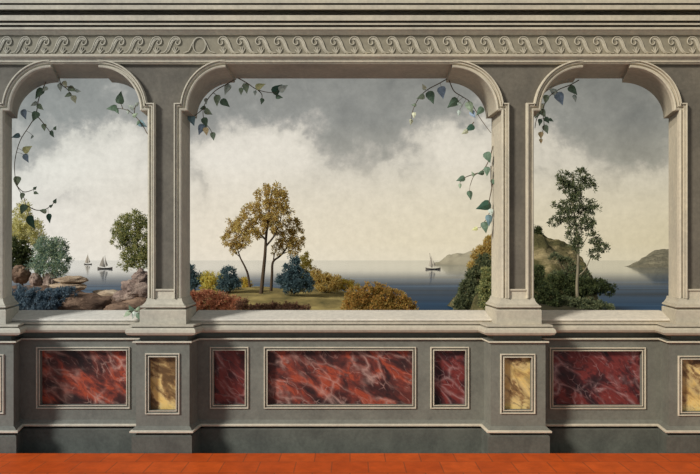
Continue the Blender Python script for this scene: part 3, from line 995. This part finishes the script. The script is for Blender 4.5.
plant('shrub', 'large russet red shrub at the left foot of the knoll', 'shrub', 42, [(196, 298, 9, 7), (208, 299, 11, 8), (222, 301, 11, 7), (234, 303, 8, 6), (203, 307, 18, 6), (226, 309, 16, 5), (192, 306, 8, 8)], 8000, 2.3, L_red, (210, 318), seed=29)
plant('shrub', 'dark wine coloured low shrub in front of the knoll', 'shrub', 40, [(243, 306, 6, 6), (256, 309, 9, 4), (272, 308, 11, 4), (290, 308, 10, 4), (303, 310, 7, 3), (280, 312, 26, 4)], 6500, 2.2, L_wine, (272, 320), seed=30)
plant('shrub', 'big rounded orange olive shrub in front of the sea', 'shrub', 41, [(358, 296, 11, 9), (372, 292, 12, 9), (386, 294, 11, 8), (398, 300, 9, 8), (408, 306, 8, 7), (355, 306, 14, 8), (378, 305, 18, 9), (396, 309, 14, 6)], 12000, 2.3, L_orange, (376, 320), seed=31)
plant('bush', 'leafy dark bush climbing beside the right jamb of the middle arch', 'bush', 56, [(466, 290, 8, 9), (462, 302, 8, 9), (475, 277, 8, 10), (480, 294, 12, 12), (474, 305, 14, 8), (488, 268, 8, 14), (490, 290, 12, 14), (482, 262, 5, 8)], 12000, 2.6, L_pine, (474, 318), seed=32)
plant('bush', 'yellow topped bush on the hill crest beside middle arch right jamb', 'bush', 60, [(485, 250, 7, 7), (478, 258, 6, 7), (491, 243, 7, 7), (473, 266, 4, 5), (490, 256, 9, 8)], 5000, 2.4, L_olive, (486, 270), seed=33)

plant('bush', 'olive green bush low on the slope, touching the middle arch right jamb', 'bush', 49.5, [(487, 276, 6, 9), (486, 290, 8, 10), (489, 303, 9, 10), (493, 284, 6, 16)], 5200, 2.5, L_mid, (489, 318), seed=34)

# right arch
plant('tall_tree', 'tall slim feathery tree in the right arch', 'tree', 42,
      [(565, 178, 7, 7), (580, 175, 7, 6), (588, 185, 6, 7), (572, 190, 12, 8), (560, 209, 9, 7), (556, 222, 6, 5), (578, 212, 11, 9), (593, 207, 5, 6), (586, 226, 9, 8), (573, 234, 7, 7), (578, 246, 6, 7), (597, 239, 7, 5), (602, 247, 5, 5), (595, 254, 6, 5), (569, 222, 7, 6), (575, 200, 10, 6), (567, 183, 6, 5)],
      11000, 2.6, L_pine, (577.5, 303),
      [([(577.5, 303), (577, 285), (578, 265), (578, 245), (576, 225), (573, 205), (572, 185), (573, 174)], 1.7, .4), ([(578, 276), (585, 270), (590, 260), (597, 246)], .8, .3), ([(577, 232), (567, 222), (558, 214)], .6, .2), ([(575, 218), (585, 208), (591, 200)], .6, .2),
       ([(573, 205), (564, 192), (562, 182)], .5, .2), ([(578, 250), (587, 238), (590, 228)], .5, .2)], M['palebark'], seed=41, clump=4.4, dens=1.0)
plant('small_tree', 'tiny dark tree on the hill crest beside the right arch left jamb', 'tree', 64, [(536, 229, 4, 4), (533, 232, 4, 4), (539, 232, 3, 3)], 900, 2, L_dark, (536, 238), [([(536, 240), (536, 229)], .6, .3)], seed=42)
plant('bush', 'wide dark green bush behind the trunk of the tall tree', 'bush', 45.5, [(556, 281, 9, 9), (570, 283, 12, 8), (585, 284, 12, 7), (600, 286, 10, 6), (609, 289, 6, 5), (577, 291, 28, 6)], 9000, 2.3, L_dark, (577, 300), seed=43)
plant('bush', 'dark bush filling the lower left corner of the right arch', 'bush', 39.5, [(536, 275, 8, 10), (540, 290, 12, 10), (533, 303, 10, 9), (550, 298, 9, 9), (543, 307, 16, 6)], 7500, 2.4, L_dark, (541, 318), seed=44)
plant('bush', 'low dark scrub along the water under the tall tree', 'bush', 40, [(566, 304, 10, 6), (580, 305, 11, 6), (594, 306, 9, 6), (605, 309, 7, 5), (583, 311, 22, 5), (556, 307, 8, 6)], 7000, 2.3, L_pine, (583, 322), seed=45)
plant('bush', 'olive bush on the hill slope above the wide dark bush', 'bush', 58, [(545, 262, 7, 5), (556, 268, 8, 5), (538, 256, 5, 5), (549, 271, 10, 5)], 2600, 2.3, L_pine, (548, 278), seed=46)

plant('bush', 'dark scrub running down the sunny hill above the tall tree trunk', 'bush', 50.5, [(566, 262, 8, 3), (556, 256, 6, 3), (574, 269, 7, 4), (583, 276, 6, 4), (560, 276, 12, 4)], 2200, 2.3, L_pine, (570, 282), seed=47)

# left arch
plant('bushy_tree', 'soft yellow green treetop behind the ivy in the left arch', 'tree', 35, [(20, 222, 11, 12), (32, 231, 10, 11), (16, 238, 10, 12), (38, 240, 7, 7), (24, 210, 7, 7), (22, 232, 12, 10)], 6500, 2.5, L_soft, (22, 286),
      [([(22, 286), (22, 265), (21, 245), (23, 225)], 1.4, .4), ([(22, 256), (31, 240), (34, 230)], .7, .2)], seed=51, clump=4.6, dens=1.2)
plant('bush', 'dense dark green bush against the left jamb of the left arch', 'bush', 33.5, [(18, 250, 9, 12), (26, 256, 7, 10), (15, 262, 8, 9), (24, 264, 9, 7)], 5200, 2.4, L_dark, (20, 284), seed=52)
plant('spreading_tree', 'grey teal spreading tree with three pale stems among the boulders', 'tree', 32.5, [(46, 245, 9, 8), (57, 248, 9, 9), (62, 260, 7, 8), (50, 258, 11, 8), (38, 252, 7, 8), (60, 270, 7, 7), (48, 268, 10, 6), (36, 264, 6, 7)], 8000, 2.3, L_teal, (44, 288),
      [([(43, 289), (43, 278), (45, 267), (48, 255)], 1.1, .3), ([(45, 288), (50, 276), (56, 264), (60, 255)], .9, .3), ([(41, 287), (37, 275), (36, 262)], .9, .3)], M['palebark'], seed=53, clump=4.6, dens=1.3)
plant('shrub', 'long slate blue shrub at the foot of the left pillar', 'shrub', 29, [(16, 296, 8, 10), (26, 298, 10, 9), (38, 297, 10, 9), (50, 298, 9, 8), (60, 296, 8, 7), (69, 292, 7, 5), (40, 306, 24, 6), (18, 307, 12, 6)], 9000, 2.4, L_slate, (40, 316), seed=54)
plant('bushy_tree', 'round green tree beside the right jamb of the left arch', 'tree', 34.5, [(123, 225, 8, 8), (135, 220, 9, 8), (144, 228, 8, 9), (120, 240, 7, 7), (130, 238, 10, 9), (143, 244, 9, 10), (130, 254, 9, 8), (141, 260, 9, 8), (127, 264, 6, 5), (148, 255, 6, 10), (118, 230, 5, 6)], 11000, 2.4, L_mid, (141, 290),
      [([(142, 290), (141, 275), (139, 258), (137, 240), (136, 226)], 1.3, .4), ([(140, 262), (130, 252), (124, 240)], .7, .2), ([(139, 254), (146, 244)], .6, .2)], seed=55, clump=4.6, dens=1.15)


def rock(label, lumps, Y, mat, base, name='boulder', seed=1, amp=.28, group=None):
    s = Y / F
    mb = MB()
    for i, (x, y, rx, ry, rz) in enumerate(lumps):
        c = P(x, y, Y)
        mb.ico(c, (rx * s, rz * s, ry * s), 4, amp, 1.5, seed + i * 1.7, ridge=True)
    return single(mb, name, mat, label, 'rock', group, 50)


rock('reddish brown boulder at the left jamb behind the slate blue shrub', [(20, 275, 9, 9, 9)], 33, M['brownrock'], None, seed=2)
rock('rounded tan boulder under the grey teal tree, left of its twin', [(36, 281, 6, 9, 6)], 32.5, M['pinkrock'], None, seed=5)
rock('rounded tan boulder under the grey teal tree, right of its twin', [(50, 281, 6.5, 8.5, 6)], 32.5, M['pinkrock'], None, seed=8)
rock('long pale sandstone slab jutting over the water', [(72, 280, 16, 4.2, 8), (68, 287, 19, 4.0, 9)], 31.5, M['palerock'], None, 'rock_slab', 3, .2)
rock('brown mossy mound at the bottom of the left arch', [(84, 303, 28, 10, 14)], 29.5, M['brownrock'], None, 'rock_mound', 6, .2)
rock('pale flat rock behind the brown mossy mound', [(108, 296, 18, 6.5, 9)], 32, M['palerock'], None, 'flat_rock', 9, .22)
rock('craggy pinkish rock stack against the right jamb of the left arch', [(136, 290, 14, 11, 9), (141, 278, 8, 9, 7), (128, 297, 13, 8, 9)], 31, M['pinkrock'], None, 'rock_stack', 4, .34)
rock('small dark rock at the foot of the pinkish rock stack', [(124, 309, 20, 6, 8)], 28.5, M['brownrock'], None, 'boulder', 12, .25)

# ---- sailing boats
M['hull'] = plain('weathered_hull', (88, 82, 76), (116, 108, 98), 1)
M['sail'] = plain('grey_sailcloth', (168, 158, 142), (190, 180, 162), .5)
M['sail2'] = plain('darker_sailcloth', (142, 136, 126), (164, 156, 142), .5)  # darker grey cloth for the larger boat


def sailboat(x, wl, length, label, sails, lean=0, mast_h=1.3, smat='sail'):
    Y = (CAMZ - SEA) * F / (wl - HOR)
    s = Y / F
    o = P(x, wl, Y)
    t = thing('sailboat', label, 'boat', o, 'sailboats on the sea')
    L = length * s
    mb = MB(); rings = []
    for i in range(13):
        u = -1 + 2 * i / 12
        w = L * .13 * max(.04, 1 - abs(u) ** 2.2)
        sheer = L * (.07 + .07 * u * u)
        xx = o.x + u * L / 2
        rings.append([(xx, o.y - w, o.z + sheer), (xx, o.y - w * .8, o.z + sheer * .35), (xx, o.y, o.z - L * .03), (xx, o.y + w * .8, o.z + sheer * .35), (xx, o.y + w, o.z + sheer)])
    mb.rings(rings)
    mb.build('hull', M['hull'], t, 50)
    H = L * mast_h
    mx_ = o.x + lean * L * .1
    mb = MB(); mb.tube([(mx_, o.y, o.z), (mx_ + lean * L * .12, o.y, o.z + H)], L * .012, 6); mb.build('mast', M['hull'], t)
    for (a, b_, c_) in sails:
        mb = MB(); n = 8
        A, B, Cc = [Vector((o.x + q[0] * L, o.y, o.z + q[1] * L)) for q in (a, b_, c_)]
        ids = []
        for i in range(n + 1):
            row = []
            for j in range(n + 1 - i):
                u, v_ = i / n, j / n
                w = 1 - u - v_
                p = A * w + B * u + Cc * v_
                belly = L * .28 * (w * u + u * v_ + w * v_)
                row.append(mb.vert((p.x, p.y - belly, p.z)))
            ids.append(row)
        for i in range(n):
            for j in range(n - i):
                mb.face((ids[i][j], ids[i + 1][j], ids[i][j + 1]))
                if j < n - i - 1:
                    mb.face((ids[i + 1][j], ids[i + 1][j + 1], ids[i][j + 1]))
        mb.build('sail', M[smat], t, 60)


sailboat(105, 269, 15, 'larger dark sailboat on the sea in the left arch', [((.02, .12), (-.38, .2), (-.1, .85)), ((.06, .14), (.2, .25), (.03, .8))], 0, .9, 'sail2')
sailboat(88, 264.5, 8, 'tiny pale sailboat behind the larger one in the left arch', [((.05, .12), (-.4, .25), (0, 1.3)), ((.08, .15), (.3, .3), (.05, 1.1))], 0, 1.4)
sailboat(433, 269.5, 15, 'small sailboat with a tall mast by the grey headland, middle arch', [((-.02, .12), (-.3, .25), (-.12, .95)), ((.03, .14), (.16, .3), (-.06, .75))], -1, 1.1)

# ------------------------------------------------------------------ SKY
w = bpy.data.worlds.new('sky'); SC.world = w; w.use_nodes = True
nt = w.node_tree
for n_ in list(nt.nodes): nt.nodes.remove(n_)


def mth(op, a, b_=None, c_=None, clamp=False):
    n = node(nt, 'ShaderNodeMath', operation=op); n.use_clamp = clamp
    for i, q in enumerate((a, b_, c_)):
        if q is None: continue
        if hasattr(q, 'is_output'): nt.links.new(q, n.inputs[i])
        else: n.inputs[i].default_value = q
    return n.outputs[0]


tc = node(nt, 'ShaderNodeTexCoord')
sp = node(nt, 'ShaderNodeSeparateXYZ'); nt.links.new(tc.outputs['Generated'], sp.inputs[0])
yy = mth('MAXIMUM', sp.outputs[1], .08)
U = mth('DIVIDE', sp.outputs[0], yy)
V_ = mth('DIVIDE', sp.outputs[2], yy)
cb = node(nt, 'ShaderNodeCombineXYZ'); nt.links.new(U, cb.inputs[0]); nt.links.new(V_, cb.inputs[1])
uv = cb.outputs[0]
nA = noise_node(nt, uv, 7.0, 9, .6, .35)
nB = noise_node(nt, uv, 26.0, 8, .65, .3)
# warp the cloud masses by noise so their rims billow
wn = node(nt, 'ShaderNodeTexNoise'); wn.inputs['Scale'].default_value = 11; wn.inputs['Detail'].default_value = 7
wn.inputs['Roughness'].default_value = .62
nt.links.new(uv, wn.inputs['Vector'])
ws = node(nt, 'ShaderNodeVectorMath', operation='SUBTRACT'); nt.links.new(wn.outputs['Color'], ws.inputs[0]); ws.inputs[1].default_value = (.5, .5, .5)
wsc = node(nt, 'ShaderNodeVectorMath', operation='SCALE'); nt.links.new(ws.outputs[0], wsc.inputs[0]); wsc.inputs['Scale'].default_value = .13
wn2 = node(nt, 'ShaderNodeTexNoise'); wn2.inputs['Scale'].default_value = 34; wn2.inputs['Detail'].default_value = 6
nt.links.new(uv, wn2.inputs['Vector'])
wt = node(nt, 'ShaderNodeVectorMath', operation='SUBTRACT'); nt.links.new(wn2.outputs['Color'], wt.inputs[0]); wt.inputs[1].default_value = (.5, .5, .5)
wtc = node(nt, 'ShaderNodeVectorMath', operation='SCALE'); nt.links.new(wt.outputs[0], wtc.inputs[0]); wtc.inputs['Scale'].default_value = .05
wab = node(nt, 'ShaderNodeVectorMath', operation='ADD'); nt.links.new(wsc.outputs[0], wab.inputs[0]); nt.links.new(wtc.outputs[0], wab.inputs[1])
wa = node(nt, 'ShaderNodeVectorMath', operation='ADD'); nt.links.new(uv, wa.inputs[0]); nt.links.new(wab.outputs[0], wa.inputs[1])
ws2 = node(nt, 'ShaderNodeSeparateXYZ'); nt.links.new(wa.outputs[0], ws2.inputs[0])
WU, WV = ws2.outputs[0], ws2.outputs[1]


def blob(x, y, rx, ry, amp, sharp=1.0):
    du = mth('MULTIPLY', mth('SUBTRACT', WU, (x - 350) / F), F / rx)
    dv = mth('MULTIPLY', mth('SUBTRACT', WV, (HOR - y) / F), F / ry)
    d2 = mth('ADD', mth('MULTIPLY', du, du), mth('MULTIPLY', dv, dv))
    return mth('MULTIPLY', mth('POWER', 2.718, mth('MULTIPLY', d2, -sharp)), amp)


acc = mth('ADD', mth('MULTIPLY', mth('SUBTRACT', nA, .5), .34), mth('MULTIPLY', mth('SUBTRACT', nB, .5), .34))
hb = mth('MULTIPLY_ADD', WV, -1.7, .765)
acc = mth('ADD', acc, hb)
for q in [(258, 150, 36, 32, .30), (222, 168, 34, 24, .20), (290, 150, 24, 26, .12), (470, 140, 46, 34, .24), (430, 150, 30, 22, .1), (356, 130, 46, 26, -.12), (192, 140, 14, 34, -.10),
          (196, 190, 12, 22, -.16), (115, 150, 44, 28, .24), (60, 172, 40, 20, .16), (30, 150, 16, 20, -.12), (70, 195, 30, 8, -.10), (90, 115, 40, 16, -.04),
          (610, 125, 60, 36, -.13), (545, 150, 26, 24, .10), (650, 150, 20, 10, -.1)]:
    acc = mth('ADD', acc, blob(*q))
cloud = ramp(nt, acc, [(.20, lin((122, 124, 122))), (.42, lin((150, 151, 147))), (.49, lin((174, 172, 166))), (.56, lin((206, 202, 192))), (.68, lin((224, 219, 208))), (1.0, lin((232, 227, 216)))])
# warm light low in the sky
fv = ramp(nt, mth('MULTIPLY', V_, 4.0), [(.0, (.75, .75, .75, 1)), (.1, (.85, .85, .85, 1)), (.22, (.75, .75, .75, 1)), (.34, (.58, .58, .58, 1)), (.55, (.15, .15, .15, 1)), (.8, (0, 0, 0, 1))])
hw = ramp(nt, mth('MULTIPLY_ADD', U, 1.0, .5), [(.0, lin((232, 222, 212))), (.3, lin((230, 219, 198))), (.6, lin((224, 213, 186))), (.85, lin((216, 205, 176))), (1, lin((212, 200, 166)))])
sky = mixc(nt, fv, cloud, hw)
side = ramp(nt, mth('MULTIPLY_ADD', U, 1.0, .5), [(.0, (1.0, 1.06, 1.09, 1)), (.3, (1, 1, 1, 1)), (.65, (1, .985, .95, 1)), (.95, (.92, .90, .84, 1))])
sky = mixc(nt, 1.0, sky, side, 'MULTIPLY')
nC = noise_node(nt, uv, 90.0, 5, .7)
fine = ramp(nt, nC, [(.3, (.92, .92, .92, 1)), (.7, (1.06, 1.06, 1.06, 1))])
sky = mixc(nt, 1.0, sky, fine, 'MULTIPLY')
over = ramp(nt, V_, [(.30, (1, 1, 1, 1)), (.62, (.38, .38, .38, 1))])  # unseen sky overhead dimmed to lower the ambient light on the loggia
sky = mixc(nt, 1.0, sky, over, 'MULTIPLY')
fwd = ramp(nt, sp.outputs[1], [(.0, (0, 0, 0, 1)), (.35, (1, 1, 1, 1))])
col = mixc(nt, fwd, (.33, .33, .33, 1), sky)  # even grey fill light added in place of sky behind the camera
bg = node(nt, 'ShaderNodeBackground'); bg.inputs['Strength'].default_value = 1.0
nt.links.new(col, bg.inputs['Color'])
wo = node(nt, 'ShaderNodeOutputWorld'); nt.links.new(bg.outputs[0], wo.inputs['Surface'])

# ------------------------------------------------------------------ SUN, CAMERA
sd = bpy.data.lights.new('sun', 'SUN'); sd.energy = 3.5; sd.angle = math.radians(11); sd.color = (1, .96, .9)
so = bpy.data.objects.new('sun', sd); C.objects.link(so)
to_sun = Vector((-.69, -.54, .48))
so.rotation_euler = to_sun.to_track_quat('Z', 'Y').to_euler()
so.location = (-8, -8, 9)

cd = bpy.data.cameras.new('camera'); cd.lens = 36; cd.sensor_width = 36; cd.sensor_fit = 'HORIZONTAL'
cd.shift_y = (HOR - 237) / 700
cd.clip_end = 20000
co = bpy.data.objects.new('camera', cd); C.objects.link(co)
co.location = (0, -D, CAMZ); co.rotation_euler = (math.pi / 2, 0, 0)
SC.camera = co
vs = SC.view_settings
vs.view_transform = 'Standard'; vs.look = 'None'; vs.gamma = 1; vs.use_curve_mapping = False; vs.exposure = 0
